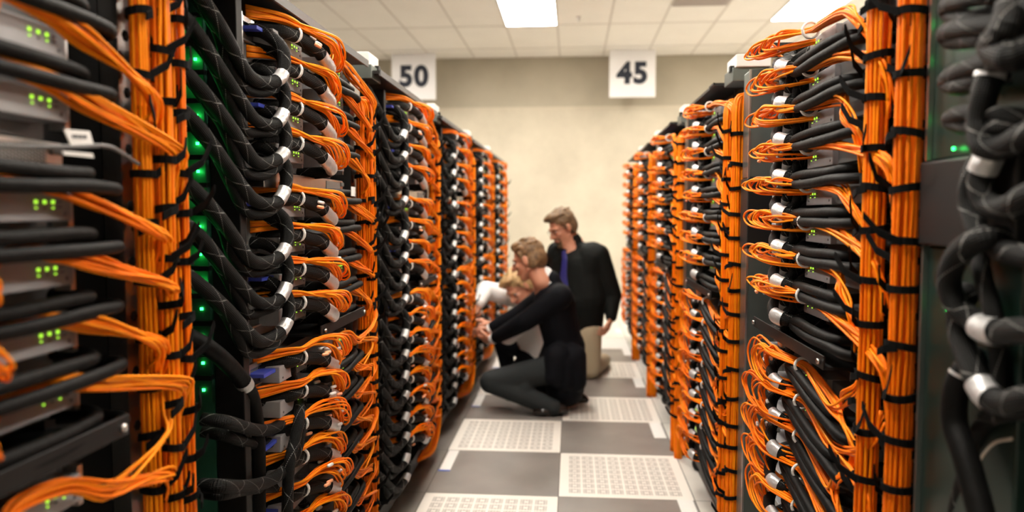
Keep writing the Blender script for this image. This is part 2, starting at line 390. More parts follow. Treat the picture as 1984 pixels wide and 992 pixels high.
def kit_hose(side, low, var):
    k = ('hose', side, low, var)
    if k in KIT: return KIT[k]
    rs = np.random.RandomState(var+40+(9 if low else 0)); J = lambda a: rs.uniform(-a, a); s = 0 if side == 'L' else .06
    e0 = .225 if side == 'L' else .27
    tl = 0. if not low else (.16 if side == 'R' else .06)
    tip = .60+s+J(.02)
    pts = [(e0+.06, -.10, -.038), (e0+.035, -.02, -.038+J(.003)), (e0+.055, .022, -.039), (e0+.12, .032, -.039+J(.003)), (e0+.22, .034, -.038+J(.003)), (tip-.05, .030, -.039), (tip, .028, -.049),
           (tip-.04, .031, -.059), (e0+.2, .037, -.060+J(.003)), (e0+.08, .036, -.060+J(.003)), (e0+.0, .028, -.060), (e0-.022, -.01, -.060), (e0+.0, -.10, -.060)]
    pts = [L(a, w, z+tl*(a-e0)-(.03 if low and side == 'L' else 0)*math.sin((a-e0)*5)) for a, w, z in pts]
    mb = MB(); mb.tube(spline(pts, 6), .0100 if side == 'L' else .0112, 'hose', 12); KIT[k] = mb.mesh('black_hose'); return KIT[k]

def kit_long(side, var):
    k = ('long', side, var)
    if k in KIT: return KIT[k]
    rs = np.random.RandomState(var+77); J = lambda a: rs.uniform(-a, a); s = .055 if side == 'L' else -.10
    pts = [(1.22, -.10, .085), (1.16, -.07, .075), (1.09, -.045, .04+J(.008)), (1.02, -.02+J(.008), -.03), (.95, .0, -.10+J(.01)), (.89, .005, -.125), (.83, .022, -.12+J(.008)), (.79, .030, -.085), (.785, .025, -.03), (.80, -.015, .005), (.81, -.06, .01)]
    P = spline([L(a+s, w, z) for a, w, z in pts], 7); c = MB().tube(P, .0145+.001*rs.rand(), 'braid', 14).mesh('braided_sleeve')
    pts2 = [(1.06, -.06, .03), (1.03, -.035, -.01), (1.0, -.025, -.05), (.97, -.02, -.10), (.92, -.015, -.145), (.86, .0, -.15), (.80, .015, -.13), (.765, .018, -.09), (.765, .01, -.04), (.78, -.06, -.02)]
    c2 = MB().tube(spline([L(a+s, w+J(.004), z+J(.006)) for a, w, z in pts2], 6), .012, 'braid', 12).mesh('braided_strand')
    i = 43; sl = MB().tube(P[i:i+6], .0163, 'silver', 14, caps=False).mesh('silver_sleeve')
    KIT[k] = (c, c2, sl); return KIT[k]
def kit_short(side, var):
    k = ('short', side, var)
    if k in KIT: return KIT[k]
    rs = np.random.RandomState(var+177); J = lambda a: rs.uniform(-a, a); s = 0 if side == 'L' else .13
    pts = [(.70, -.08, .02), (.685, -.01, .012), (.655, .025, .0+J(.004)), (.61, .048, -.012), (.57, .058, -.025+J(.004)), (.535, .052, -.036), (.515, .02, -.042), (.51, -.06, -.042)]
    if side == 'L': pts = [(.83, -.06, .026), (.78, .0, .028), (.735, .016, .028), (.69, .032, .018+J(.004)), (.645, .046, .008), (.605, .054, -.012+J(.004)), (.565, .050, -.028), (.55, .0, -.035), (.55, -.08, -.035)]
    P = spline([L(a+s, w, z) for a, w, z in pts], 6)
    c = MB().tube(P, .0175, 'braid', 14, flat=.85).mesh('braided_plug'); sl = MB().tube(P[26:36] if side == 'L' else P[26:33], .0202, 'silver', 14, caps=False, flat=.82).mesh('silver_sleeve')
    KIT[k] = (c, sl); return KIT[k]

def kit_tie(R, var):
    k = ('tie', round(R, 3), var)
    if k in KIT: return KIT[k]
    mb = MB(); A = np.linspace(0, 2*math.pi, 15); h = .0065
    tilt = [.1, -.15, .2, 0][var]
    for dz in (0,):
        ring = []; n = len(A)-1; v_ = []
        for a in A[:-1]:
            for rr, zz in ((R, -h), (R+.003, -h), (R+.003, h), (R, h)): v_.append((rr*math.cos(a), rr*math.sin(a), zz+tilt*rr*math.cos(a)))
        f = []
        for i in range(n):
            j = (i+1) % n
            for q in range(4): f.append((i*4+q, i*4+(q+1) % 4, j*4+(q+1) % 4, j*4+q))
        mb.add(v_, f, 'tie')
    a0 = [.2, -.5, .5, -.15][var]; up = [.045, .055, -.012, .035][var]; ln = [.065, .050, .040, .028][var]
    # a tail of strap standing off the aisle side
    base = np.array([(R+.002)*math.cos(a0), (R+.002)*math.sin(a0), 0]); d = np.array([-math.sin(a0)*.8+.5, math.cos(a0)*(1 if var % 2 else -1)*.9, 0]); d /= np.linalg.norm(d)
    Q = [base, base+d*ln*.5+np.array([.004, 0, up*.35]), base+d*ln*.9+np.array([0, 0, up])]
    sd = np.array([0, 0, 1.])*h; th = np.array([.0016, 0, 0]); v_ = []
    for q in Q: v_ += [q-sd-th, q+sd-th, q+sd+th, q-sd+th]
    f = [(0, 3, 2, 1), (8, 9, 10, 11)]
    for i in range(2):
        for q in range(4): f.append((i*4+q, i*4+(q+1) % 4, (i+1)*4+(q+1) % 4, (i+1)*4+q))
    mb.add(v_, f, 'tie'); KIT[k] = mb.mesh('velcro_tie'); return KIT[k]

def column_paths(side, R, n, seed, top, sweep):
    rs = np.random.RandomState(seed); out = []; zs = list(np.arange(.28, top-.05, .115)); nr = int(n*.7)
    for i in range(n):
        a = 2*math.pi*i/nr if i < nr else rs.rand()*6.28; rr = R-.0035 if i < nr else R*.45
        tw = rs.uniform(-.5, .5); P = []
        if sweep: P += [(-.05+rr*math.cos(a), .26+rs.uniform(-.03, .03), .05+.5*rr*math.sin(a)+.02), (-.01+rr*math.cos(a), .14, .07+rr*math.sin(a)), (rr*math.cos(a), .035+rr*math.sin(a), .15)]
        else: P += [(rr*math.cos(a), rr*math.sin(a), .0), (rr*math.cos(a), rr*math.sin(a), .15)]
        for z in zs:
            a2 = a+tw*(z-.9)+rs.uniform(-.12, .12); q = rr*(1+rs.uniform(-.06, .06))
            P.append((q*math.cos(a2), q*math.sin(a2), z))
        a2 = a+tw*(top-.9)
        P += [(rr*math.cos(a2), rr*math.sin(a2), top-.02), (rr*math.cos(a2)*.8-.02, rs.uniform(.0, .02), top+.015+rs.uniform(0, .012)), (-.07, .03+rs.uniform(-.02, .05), top)]
        P = [(w, -v, z) for w, v, z in P]
        out.append((spline(P, 4), 'orange' if rs.rand() < .6 else 'orange_b'))
    return out
def kit_column(side, R, n, var, top, sweep, merged):
    k = ('col', side, R, n, var, top, sweep, merged)
    if k in KIT: return KIT[k]
    ps = column_paths(side, R, n, var*7+3, top, sweep)
    if merged:
        mb = MB()
        for p, c in ps: mb.tube(p, .0042, c, 5)
        KIT[k] = mb.mesh('cable_column')
    else: KIT[k] = [MB().tube(p, .0030, c, 6).mesh('fiber_cable') for p, c in ps]
    return KIT[k]

ORD = ['topmost', 'second from top', 'third from top', 'fourth from top', 'fifth from top', 'sixth from top', 'seventh from top', 'eighth from top', 'ninth from top', 'tenth from top',
       'eleventh from top', 'twelfth from top', 'thirteenth from top', 'fourteenth from top', 'fifteenth from top', 'sixteenth from top', 'lowest', 'lowest']
NUM = ['nearest', 'second', 'third', 'fourth', 'fifth', 'farthest']
def world(side, y0, v, w, z): return (-.72+w, y0-v, z) if side == 'L' else (.585-w, y0+v, z)

def make_rack(side, k):
    y0 = 1.30+P_L*k if side == 'L' else 1.27+P_R*k
    ox = -.72 if side == 'L' else .585; rz = 0 if side == 'L' else math.pi; s = 0 if side == 'L' else .13; P = P_L if side == 'L' else P_R
    row = 'left' if side == 'L' else 'right'; num = NUM[min(k, 5)] if k >= 0 else 'cut-off'
    if side == 'R' and k == 4: num = 'farthest'
    rk = '%s rack of %s row' % (num, row)
    detail = (side == 'L' and k <= 1) or (side == 'R' and k == 0); mid = detail or k <= 2
    def TH(name, label, cat, group, z=0., v=None): return thing(name, (ox, y0, z), label, cat, group, rz)
    # ---------- rack body
    R = TH('equipment_rack', 'black open equipment rack with steel post, the %s' % rk, 'rack', '%s row of racks' % row)
    b = MB(); vs = .0
    b.box(L(vs, -.14, .06), L(.965, -.9, 1.76), 'inner'); b.box(L(.965, -.5, .06), L(P-.005, -.9, 1.76), 'inner'); b.box(L(P-.012, -.10, .06), L(P-.003, -.5, 1.76), 'black'); b.obj('rack_body', R)
    fr = MB(); fr.box(L(.02, -.03, .05), L(P-.03, -.9, .11), 'black')
    for vv in ((.245, .88) if side == 'L' else (.245+s*.4, .88+s, P-.28)): fr.box(L(vv-.012, -.075, .1), L(vv+.012, -.14, 1.76), 'black')
    fr.obj('rack_frame', R)
    ps = MB(); pw = .115 if side == 'L' else .06; ps.box(L(-.006, -.030, .1), L(pw, -.038, 1.76), 'steel'); ps.box(L(-.006, -.03, .1), L(-.002, -.14, 1.76), 'steel')
    for q in range(17): ps.tube([L(pw-.022, -.0302, .16+q*.095), L(pw-.022, -.0292, .16+q*.095)], .010, 'inner', 6)
    for q in range(5): ps.box(L(-.0072, -.045, .33+q*.3), L(-.0058, -.060, .342+q*.3), 'white')
    ps.obj('steel_post', R)
    c0, c1 = (.07, 1.2) if side == 'L' else ((1.07 if k == 0 else .49), 1.24)
    cv = MB(); cv.box(L(c0, .02, 1.792), L(c1, -.9, 1.803), 'cover')
    if side == 'L': cv.box(L(c0, .024, 1.784), L(c1, .018, 1.806), 'boxdark')
    else: cv.box(L(c0, .024, 1.796), L(c0+.10, .018, 1.804), 'black')
    cv.box(L(c0+.02, -.1, 1.755), L(c1, -.9, 1.792), 'cover')
    cv.obj('top_cover', R)
    for vv in (.12, P-.15):
        cs = MB(); cs.tube([L(vv, -.05, .05), L(vv, -.05, .075)], .02, 'black', 10); cs.tube([L(vv-.014, -.05, .029), L(vv+.014, -.05, .029)], .029, 'black', 14); cs.obj('caster', R)
    # led panel
    if side == 'L': 
        lp = MB(); lp.box(L(.966, -.090, .3), L(.985, -.140, 1.76), 'pocket'); lp.box(L(.955, -.02, .1), L(.985, -.088, 1.77), 'black', .002)
    else:
        lp = MB(); lp.box(L(P-.10, .015, 1.40), L(P-.006, -.14, 1.745), 'steelgreen', .003); lp.box(L(P-.11, .02, 1.17), L(P-.006, -.14, 1.398), 'black', .003); lp.box(L(P-.10, .015, .2), L(P-.006, -.14, 1.168), 'steelgreen', .003); lp.box(L(P-.103, .019, .2), L(P-.095, .013, 1.745), 'steel')
    lpo = lp.obj('side_panel', R)
    if k <= 1:
        if side == 'L' and k == 1:
            for q in range(10):
                ld = bpy.data.lights.new('led_lamp', 'POINT'); ld.energy = .009; ld.color = (.03, 1, .15); ld.shadow_soft_size = .004
                lo = link('led_lamp', ld, lpo); lo.location = L(.996, -.115, 1.69-.062*q)
        for q in range(14):
            z = 1.69-.062*q
            if side == 'L':
                MB().box(L(.988, -.112, z-.003), L(.985, -.118, z+.003), 'led_g').obj('status_light', lpo)
                pk = MB()
                pk.box(L(.984, -.090, z+.025), L(1.0, -.140, z+.036), 'black'); pk.box(L(.984, -.090, z-.025), L(.996, -.093, z+.027), 'pocket'); pk.box(L(.984, -.137, z-.025), L(.996, -.140, z+.027), 'pocket')
                pk.obj('vent_frame', lpo)
    # junction box on top
    if side == 'R' or k < 5:
        jb = TH('junction_box', 'small white and grey box on top edge of the %s' % rk, 'junction box', 'white boxes on rack tops')
        jb.location = world(side, y0, -.0, 0, 1.80)
        j0, j1 = (-.21, -.07) if side == 'L' else (.26, .42)
        q = MB(); q.box(L(j0, -.015, .022), L(j1, -.14, .068), 'white', .003); q.obj('housing', jb)
        q = MB(); q.box(L(j0+.01, -.005, -.028), L(j1, -.15, .022), 'steelgreen', .002); q.box(L(j0+.03, .0, .01), L(j0+.06, -.02, .032), 'black'); q.obj('bracket', jb)
    # tray
    tr = TH('sliding_tray', 'black metal tray sticking out at waist height of the %s' % rk, 'tray', 'black sliding trays')
    t0, t1 = (.24, .66) if side == 'L' else (.34, .95)
    q = MB(); q.box(L(t0, .045, .952), L(t1, -.13, .958), 'black'); q.box(L(t0, .045, .952), L(t1, .049, .982), 'black', .001); q.obj('shelf_plate', tr)
    q = MB(); q.tube([L(t1-.02, .05, .967), L(t1-.02, .056, .967)], .006, 'steel', 8); q.tube([L(t0+.02, .05, .967), L(t0+.02, .056, .967)], .006, 'steel', 8); q.obj('knob', tr)
    # ---------- orange trunks
    if side == 'L': vs_ = [.014, .043, .072, .101]; Rr = .0165; top = 1.655
    else: vs_ = [.030, .090, .150, .212]; Rr = .0212; top = 1.665
    wj = [.014, -.008, .020, .0] if side == 'L' else [.024, -.006, .028, .004]
    if not mid: vs_ = [vs_[0]+.02, vs_[2]+.025]; Rr = .034
    names = ['outermost', 'second', 'third', 'innermost'] if mid else ['outer', 'inner']
    if k == 0: top = 1.95
    for i, v_ in enumerate(vs_):
        tk = TH('cable_trunk', 'vertical orange cable trunk with black ties, %s strand, %s' % (names[i], rk), 'cable bundle', 'orange cable trunks')
        tk.location = world(side, y0, v_, wj[i], 0)
        n = 15 if side == 'L' else 18
        if detail:
            for me in kit_column(side, Rr, n, i, top, side == 'L' and k > 0, False): link('fiber_cable', me, tk)
        else: link('fiber_cables', kit_column(side, Rr, n+8, i % 2+10, top, side == 'L', True), tk)['kind'] = 'stuff'
        zz = .22+.02*i; q = i
        while zz < top-.02:
            if in_view(world(side, y0, v_, .03, zz), 40):
                t = link('velcro_tie', kit_tie(Rr+.002, q % 4), tk); t.location = (0, 0, zz); t.rotation_euler = (0, 0, jit(.5)+(.0 if q % 3 else .5))
            zz += .088+jit(.016); q += 1
    # ---------- equipment cells
    cells = [(z, False) for z in (UPPER if side == 'L' else UPPER_R)]+[(z, True) for z in LOWER]
    nb = dict(bunch=0, A=0, B=0, hose=0, long=0, short=0)
    def vis(kind, v_, z): 
        ok = in_view(world(side, y0, v_, .03, z), 60)
        if ok: nb[kind] += 1
        return ok
    for ci, (z, low) in enumerate(cells):
        var = (ci+k*3) % 4
        if vis('bunch', .35+s*1.5, z+.02) :
            st, pl, cl, al = kit_bunch(side, low, var)
            t = TH('fiber_bunch', 'orange fibre bunch looping out, %s in %s' % (ORD[nb['bunch']-1], rk), 'cable bundle', 'orange fibre bunches', z)
            if detail:
                for me in st: link('fiber_cable', me, t)
                for me in pl: link('plug_boot', me, t)
            else: link('fiber_cables', al, t)['kind'] = 'stuff'
            link('white_clip', cl, t)
        for wh, vv in (('B', .40+s), ('A', .72+s)):
            if wh == 'A' and not (mid and k > 0 if side == 'L' else k <= 1): continue
            if side == 'L' and wh == 'A' and low and k > 1: continue
            if vis(wh, vv, z):
                bd, ld = kit_box(side, wh)
                t = TH('switch_unit', 'grey switch box %s, %s in %s' % ('beside orange trunk' if wh == 'B' else 'amid braided cables', ORD[nb[wh]-1], rk), 'switch', 'grey switch boxes', z)
                link('unit_body', bd, t); link('status_lights', ld, t)
        if vis('hose', .42+s, z-.05):
            t = link('black_hose', kit_hose(side, low, var)); t.location = (ox, y0, z-(.053 if side == 'L' and ci == 3 else 0)); t.rotation_euler = (0, 0, rz+jit(.01))
            tag(t, 'smooth black hose looped back, %s in %s' % (ORD[nb['hose']-1], rk), 'hose', 'smooth black hoses')
        if (not low or k > 1) and not (side == 'L' and k == 1 and ci == 7) and k >= (1 if side == 'L' else 0) and vis('long', .95, z-.03):
            a, a2, sl = kit_long(side, var)
            t = TH('braided_cable', 'long black braided cable with silver sleeve, %s, %s' % (ORD[nb['long']-1], rk), 'cable', 'long braided cables', z)
            link('braided_sleeve', a, t); link('braided_strand', a2, t); link('silver_sleeve', sl, t)
        if k >= (1 if side == 'L' else 0) and vis('short', .60+s, z-.01):
            a, sl = kit_short(side, var)
            t = TH('braided_plug', 'short black braided plug with silver sleeve, %s in %s' % (ORD[nb['short']-1], rk), 'cable', 'braided plugs', z-.004)
            link('braided_sleeve', a, t); link('silver_sleeve', sl, t)
    # chassis groups
    grp = [(1.745, 1.395, 'upper'), (1.335, .985, 'middle'), (.925, .23, 'lower')] if side == 'L' else [(1.73, 1.37, 'upper'), (1.37, 1.01, 'middle'), (.925, .23, 'lower')]
    if k >= 0:
        for zt, zb, nm in grp:
            t = TH('switch_chassis', '%s dark switch chassis with steel edges in the %s' % (nm, rk), 'switch', 'switch chassis')
            q = MB(); q.box(L(.27+s, -.05, zb), L(.955+s*.5, -.138, zt), 'boxdark'); q.obj('chassis_body', t)
            q = MB(); q.box(L(.93+s*.5, -.03, zb), L(.957+s*.5, -.052, zt), 'steel'); q.box(L(.84+s*.5, -.042, zt-.012), L(.93+s*.5, -.052, zt), 'steel')
            zz = zt-.055
            while zz > zb+.02: q.box(L(.84+s*.5, -.040, zz-.002), L(.93+s*.5, -.052, zz+.002), 'steel'); zz -= .089
            q.obj('steel_edge', t)
            if k <= 2:
                zz = zt-.03; 
                while zz > zb+.03:
                    if in_view(world(side, y0, .85+s*.5, 0, zz), 30): MB().box(L(.83+s*.5, -.01, zz-.002), L(.90+s*.5, -.05, zz+.007), 'blue', .001).obj('blue_pull_tab', t)
                    zz -= .178
    if side == 'L':
        t = TH('vented_unit', 'slim vented metal unit between switches of the %s' % rk, 'server', 'vented units', 1.367)
        q = MB(); q.box(L(.30, .0, -.019), L(.90, -.13, .019), 'steel', .001); q.obj('unit_body', t)
        q = MB(); q.box(L(.335, .0015, -.013), L(.46, .0, .013), 'perf'); q.obj('vent_panel', t)
        q = MB(); q.box(L(.30, .004, .002), L(.325, 0, .014), 'boxdark', .001); q.obj('latch', t)
    return y0

for k in range(6): make_rack('L', k)
for k in range(5): make_rack('R', k)

# ================================================================== THE CUT-OFF RACK AT THE RIGHT EDGE
R = thing('equipment_rack', (.60, 1.26, 0), 'dark rack with green-lit steel side panels at the right edge', 'rack', 'right row of racks')
def W_(x, y, z): return (x-.60, y-1.26, z)
q = MB(); q.box(W_(.580, 1.255, 1.372), W_(.65, 1.0, 1.78), 'teal', .003); q.box(W_(.572, 1.262, 1.372), W_(.65, 1.255, 1.78), 'steel'); q.obj('upper_panel', R)
q = MB(); q.box(W_(.566, 1.264, 1.236), W_(.65, 1.0, 1.370), 'black', .004); q.obj('cover_box', R)
q = MB(); q.box(W_(.580, 1.255, .1), W_(.65, 1.0, 1.234), 'teal', .003); q.box(W_(.572, 1.262, .1), W_(.65, 1.255, 1.234), 'steelgreen'); q.obj('lower_panel', R)
q = MB(); q.box(W_(.66, 1.26, .06), W_(1.4, -.1, 1.8), 'inner'); q.box(W_(.63, .88, .1), W_(.66, .86, 1.8), 'boxdark'); q.obj('rack_body', R)
for px, py in ((1842, 92), (1843, 215), (1846, 288), (1832, 601), (1840, 20)):
    p = at_x(px, py, .578); MB().box(W_(p[0], p[1]-.0022, p[2]-.0022), W_(p[0]+.003, p[1]+.0022, p[2]+.0022), 'led_g').obj('status_light', R)
    ld = bpy.data.lights.new('led_lamp', 'POINT'); ld.energy = .003; ld.color = (.03, 1, .15); ld.shadow_soft_size = .003; lo = link('led_lamp', ld, R); lo.location = W_(p[0]-.012, p[1], p[2])
def px_path(P, X): return [at_x(p[0], p[1], X+(p[2] if len(p) > 2 else 0)) for p in P]
EDGE = [
 ('braided cable bent into a flat loop at the top right corner', [(2010, -25), (1940, -12, -.01), (1875, -2, -.02), (1838, 10, -.01), (1842, 28), (1885, 36, -.01), (1940, 24), (2010, 12)], .0125),
 ('braided cable loop just below the top right corner loop', [(2010, 45), (1950, 48, -.01), (1880, 52, -.02), (1836, 62, -.01), (1845, 78), (1900, 74, -.01), (1950, 70), (2010, 66)], .0135),
 ('braided cable tip pointing at the upper green light', [(2010, 95), (1950, 112, -.01), (1890, 128, -.01), (1845, 148), (1838, 160, .01), (1862, 166), (1915, 150), (1960, 140, .02)], .0145),
 ('thin flat braided cable tip above the second green light', [(2000, 232, .02), (1930, 222), (1875, 218, -.01), (1842, 232), (1870, 244), (1930, 246), (1990, 242, .02)], .0125),
 ('thick braided cable hanging down from the upper silver sleeve', [(1950, 95, .03), (1925, 130), (1908, 180, -.01), (1898, 240, -.01), (1906, 282, -.01), (1945, 285), (2010, 255)], .0165),
 ('braided cable curving below the middle silver sleeve', [(1940, 240, .02), (1918, 300), (1900, 350, -.005), (1915, 395), (1955, 402), (2010, 375)], .0165),
 ('braided cable running down behind the others at mid height', [(1912, 290, .02), (1884, 340), (1880, 400, .0), (1898, 450), (1935, 480, .01), (2010, 500, .01)], .0150),
 ('large braided cable loop at mid height beside the dark panel', [(1950, 462, .02), (1905, 462, -.01), (1860, 490, -.02), (1838, 540, -.02), (1852, 590, -.01), (1885, 618), (1920, 642), (2010, 640)], .0165),
 ('braided cable dropping to the lower silver sleeve', [(1895, 470, .02), (1905, 540, .01), (1925, 610, .01), (1935, 690, .02), (1940, 760, .02)], .0120),
 ('braided cable below the large loop running to the lowest silver sleeve', [(1880, 560, .02), (1858, 600), (1862, 655), (1885, 715), (1912, 765), (1950, 782), (2010, 770)], .0165),
 ('thick braided cable at the right edge near the top', [(1960, 10, .0), (1950, 60, -.03), (1925, 90, -.02), (1960, 110, -.03), (2010, 90)], .0190),
 ('braided cable entering the rack below the lowest silver sleeve', [(2010, 800, .03), (1950, 800, .02), (1900, 830, .03), (1860, 960, .04), (1850, 1010, .04)], .0120),
]
for lb, P, r in EDGE:
    CP = px_path(P, .548); into = lambda p: [(p[0]+.05, p[1]-.035, p[2]), (p[0]+.14, p[1]-.045, p[2])]
    if P[-1][0] >= 2000: CP = CP+into(CP[-1])
    Q = spline(CP, 8); t = thing('braided_cable', tuple(Q[0]), 'black '+lb, 'cable', 'braided cables at the right edge')
    MB().tube(Q-Q[0], r, 'braid', 18).obj('braided_sleeve', t)
    if 'silver' in lb and 'entering' not in lb and 'dropping' not in lb:
        a = {'hanging': (5, 13), 'curving': (8, 14), 'below the': (30, 36)}[[w for w in ('hanging', 'curving', 'below the') if w in lb][0]]
        if 'curving' in lb: a = (8, 14)
        if 'large loop running' in lb: a = (28, 36)
        MB().tube((Q-Q[0])[a[0]:a[1]], r+.0022, 'silver', 20, caps=False).obj('silver_sleeve', t)
    if 'large braided' in lb: MB().tube((Q-Q[0])[44:51], r+.0022, 'silver', 20, caps=False).obj('silver_sleeve', t)
Q = spline(px_path([(1905, 690, .04), (1872, 715, .01), (1852, 760), (1850, 820), (1872, 890), (1905, 1010)], .548), 8)
t = thing('power_pipe', tuple(Q[0]), 'thick smooth black pipe curving down at the lower right', 'pipe'); MB().tube(Q-Q[0], .0175, 'hose', 20).obj('pipe', t)
MB().tube((Q-Q[0])[10:12], .0180, 'silver', 20, caps=False).obj('printed_band', t)
Q = spline(px_path([(1962, 850), (1925, 860), (1895, 900), (1885, 950), (1882, 1010)], .58), 8)
tag(MB().tube(Q, .0022, 'pink', 8).obj('thin_wire'), 'thin reddish wire hanging beside the black pipe at lower right', 'wire')

# ================================================================== LOWER PART OF THE SECOND LEFT RACK
def cable(lb, P, X, r, mt='braid', band=None, name='braided_cable', cat='cable', grp='loose cables low in the second left rack', sleeve='silver', n=16):
    Q = spline(px_path(P, X), 8); t = thing(name, tuple(Q[0]), lb, cat, grp); MB().tube(Q-Q[0], r, mt, n).obj('cable_sleeve', t)
    for a, b_ in (band or []): MB().tube((Q-Q[0])[a:b_], r+.0018, sleeve, n, caps=False).obj('silver_sleeve', t)
cable('thick smooth black pipe bending down with a silver ring', [(340, 640, -.06), (385, 662, -.02), (425, 690), (462, 728), (488, 772), (498, 840), (500, 920), (500, 1010)], -.745, .0180, 'hose', [(26, 29)], 'power_pipe', 'pipe')
cable('braided cable rising from the horizontal pair to the unit above', [(392, 812, -.05), (440, 818), (490, 832), (530, 830), (560, 800), (567, 750), (562, 705), (572, 690, -.06)], -.73, .0145)
cable('braided cable crossing under the rising one', [(392, 835, -.05), (440, 845), (490, 860), (528, 855), (548, 820, .01), (552, 780), (548, 740, -.06)], -.75, .0135)
cable('braided cable hanging down beside the orange loops', [(575, 760, -.05), (580, 800, .01), (572, 850, .015), (560, 905, .01), (556, 1010)], -.71, .0145)
cable('lowest braided cable running level then up', [(392, 940, -.05), (430, 942), (480, 942), (525, 930), (560, 900, .01), (578, 860, .015), (583, 800, .01), (580, 765, -.05)], -.72, .0150)
cable('second level braided cable near the bottom edge', [(392, 955, -.05), (430, 958), (470, 950), (520, 945), (560, 950), (600, 990), (620, 1020)], -.74, .0130)
cable('thin black wire hung across the dark bay', [(385, 690, -.05), (420, 695), (455, 720), (470, 750)], -.78, .0028, 'wire', None, 'thin_wire', 'wire', n=8)
cable('pale thin wire hanging straight down in the dark bay', [(470, 800, -.05), (474, 860), (476, 930), (478, 1010)], -.80, .0016, 'pink', None, 'thin_wire', 'wire', n=6)

# cable and tags at the vented unit of the nearest left rack
t = thing('tagged_cable', (-.70, .9, 1.366), 'grey cable with folded white paper tags at the nearest vented unit', 'cable')
Q = np.array([at_x(-60, 282, -.70), at_x(60, 284, -.69), at_x(150, 284, -.685), at_x(205, 283, -.685), at_x(235, 296, -.69), at_x(268, 318, -.70)])-np.array((-.70, .9, 1.366))
MB().tube(spline(Q, 6), .0034, 'boxdark', 10).obj('cable_sleeve', t)
tg = MB(); A = [np.array(at_x(x, y, -.683))-np.array((-.70, .9, 1.366)) for x, y in ((124, 250), (174, 254), (182, 282), (138, 281))]
tg.add(A+[a-np.array((.002, 0, 0)) for a in A], [(0, 1, 2, 3), (7, 6, 5, 4), (0, 4, 5, 1), (1, 5, 6, 2), (2, 6, 7, 3), (3, 7, 4, 0)], 'label')
for i in range(7):
    a = A[0]*.55+A[3]*.45; b_ = A[1]*.55+A[2]*.45; p = a+(b_-a)*(.18+i*.09)
    tg.box(p+np.array((.0005, 0, -.002)), p+np.array((.0012, .0016+.001*(i % 2), .003)), 'print')
tg.obj('paper_tag', t)
tg = MB(); A = [np.array(at_x(x, y, -.684))-np.array((-.70, .9, 1.366)) for x, y in ((122, 292), (180, 297), (182, 306), (124, 300))]
tg.add(A+[a-np.array((.002, 0, 0)) for a in A], [(0, 1, 2, 3), (7, 6, 5, 4), (0, 4, 5, 1), (1, 5, 6, 2), (2, 6, 7, 3), (3, 7, 4, 0)], 'label'); tg.obj('paper_tag', t)
o = MB().box((-.001, -.02, -.014), (.001, .02, .014), 'label').obj('paper_tag'); o.location = at_x(684, 371, -.665); tag(o, 'white paper tag hanging by the orange trunk of the second left rack', 'tag')

# ================================================================== PEOPLE
def capsule(mb, p0, p1, r0, r1, side=None, fa=1., fb=1., mt='skin'):
    """tapered round-ended limb; cross-section radius r*fa along `side`, r*fb the other way"""
    p0 = np.array(p0, float); p1 = np.array(p1, float); d = p1-p0; Ln = np.linalg.norm(d); d = d/(Ln+1e-9)
    if side is None: side = np.array([0, 0, 1.]) if abs(d[2]) < .8 else np.array([1., 0, 0])
    sx = np.array(side, float); sx = sx-d*(sx@d); sx /= np.linalg.norm(sx); sy = np.cross(d, sx); n = 20; V = []; rings = []
    for t in np.linspace(-math.pi/2, 0, 6): rings.append((math.sin(t)*r0*min(fa, fb), math.cos(t)*r0))
    for t in np.linspace(0, math.pi/2, 6): rings.append((Ln+math.sin(t)*r1*min(fa, fb), math.cos(t)*r1))
    ang = np.linspace(0, 2*math.pi, n, endpoint=False)
    for h, r in rings:
        r = max(r, 1e-4)
        for a in ang: V.append(p0+d*h+sx*math.cos(a)*r*fa+sy*math.sin(a)*r*fb)
    f = []
    for i in range(len(rings)-1):
        for j in range(n): k = (j+1) % n; f.append((i*n+j, i*n+k, (i+1)*n+k, (i+1)*n+j))
    f.append(tuple(range(n-1, -1, -1))); f.append(tuple((len(rings)-1)*n+j for j in range(n)))
    mb.add(V, f, mt, True)
def blob(mb, c, r, mt='skin', R=None):
    """ellipsoid with radii r in frame R (3 row vectors)"""
    R = np.eye(3) if R is None else np.array(R, float); n, m_ = 18, 12; V = []
    for i in range(m_+1):
        t = math.pi*i/m_
        for j in range(n):
            a = 2*math.pi*j/n; q = np.array([max(math.sin(t), .02)*math.cos(a)*r[0], max(math.sin(t), .02)*math.sin(a)*r[1], -math.cos(t)*r[2]]); V.append(np.array(c)+q@R)
    f = [(i*n+j, i*n+(j+1) % n, (i+1)*n+(j+1) % n, (i+1)*n+j) for i in range(m_) for j in range(n)]+[tuple(range(n-1, -1, -1)), tuple(m_*n+j for j in range(n))]
    mb.add(V, f, mt, True)
def fuse(mb, name, mt, parent, vox=.007, smooth=3, cuts=()):
    me = mb.mesh(name); o = bpy.data.objects.new(name, me); COL.objects.link(o)
    r = o.modifiers.new('r', 'REMESH'); r.mode = 'VOXEL'; r.voxel_size = vox; r.use_smooth_shade = True
    if smooth: s_ = o.modifiers.new('s', 'SMOOTH'); s_.iterations = smooth; s_.factor = .5
    dg = bpy.context.evaluated_depsgraph_get(); m2 = bpy.data.meshes.new_from_object(o.evaluated_get(dg)); bpy.data.objects.remove(o)
    m2.name = name; m2.materials.clear(); m2.materials.append(M[mt])
    for p in m2.polygons: p.use_smooth = True; p.material_index = 0
    return link(name, m2, parent)
def nrm(v): v = np.array(v, float); return v/np.linalg.norm(v)
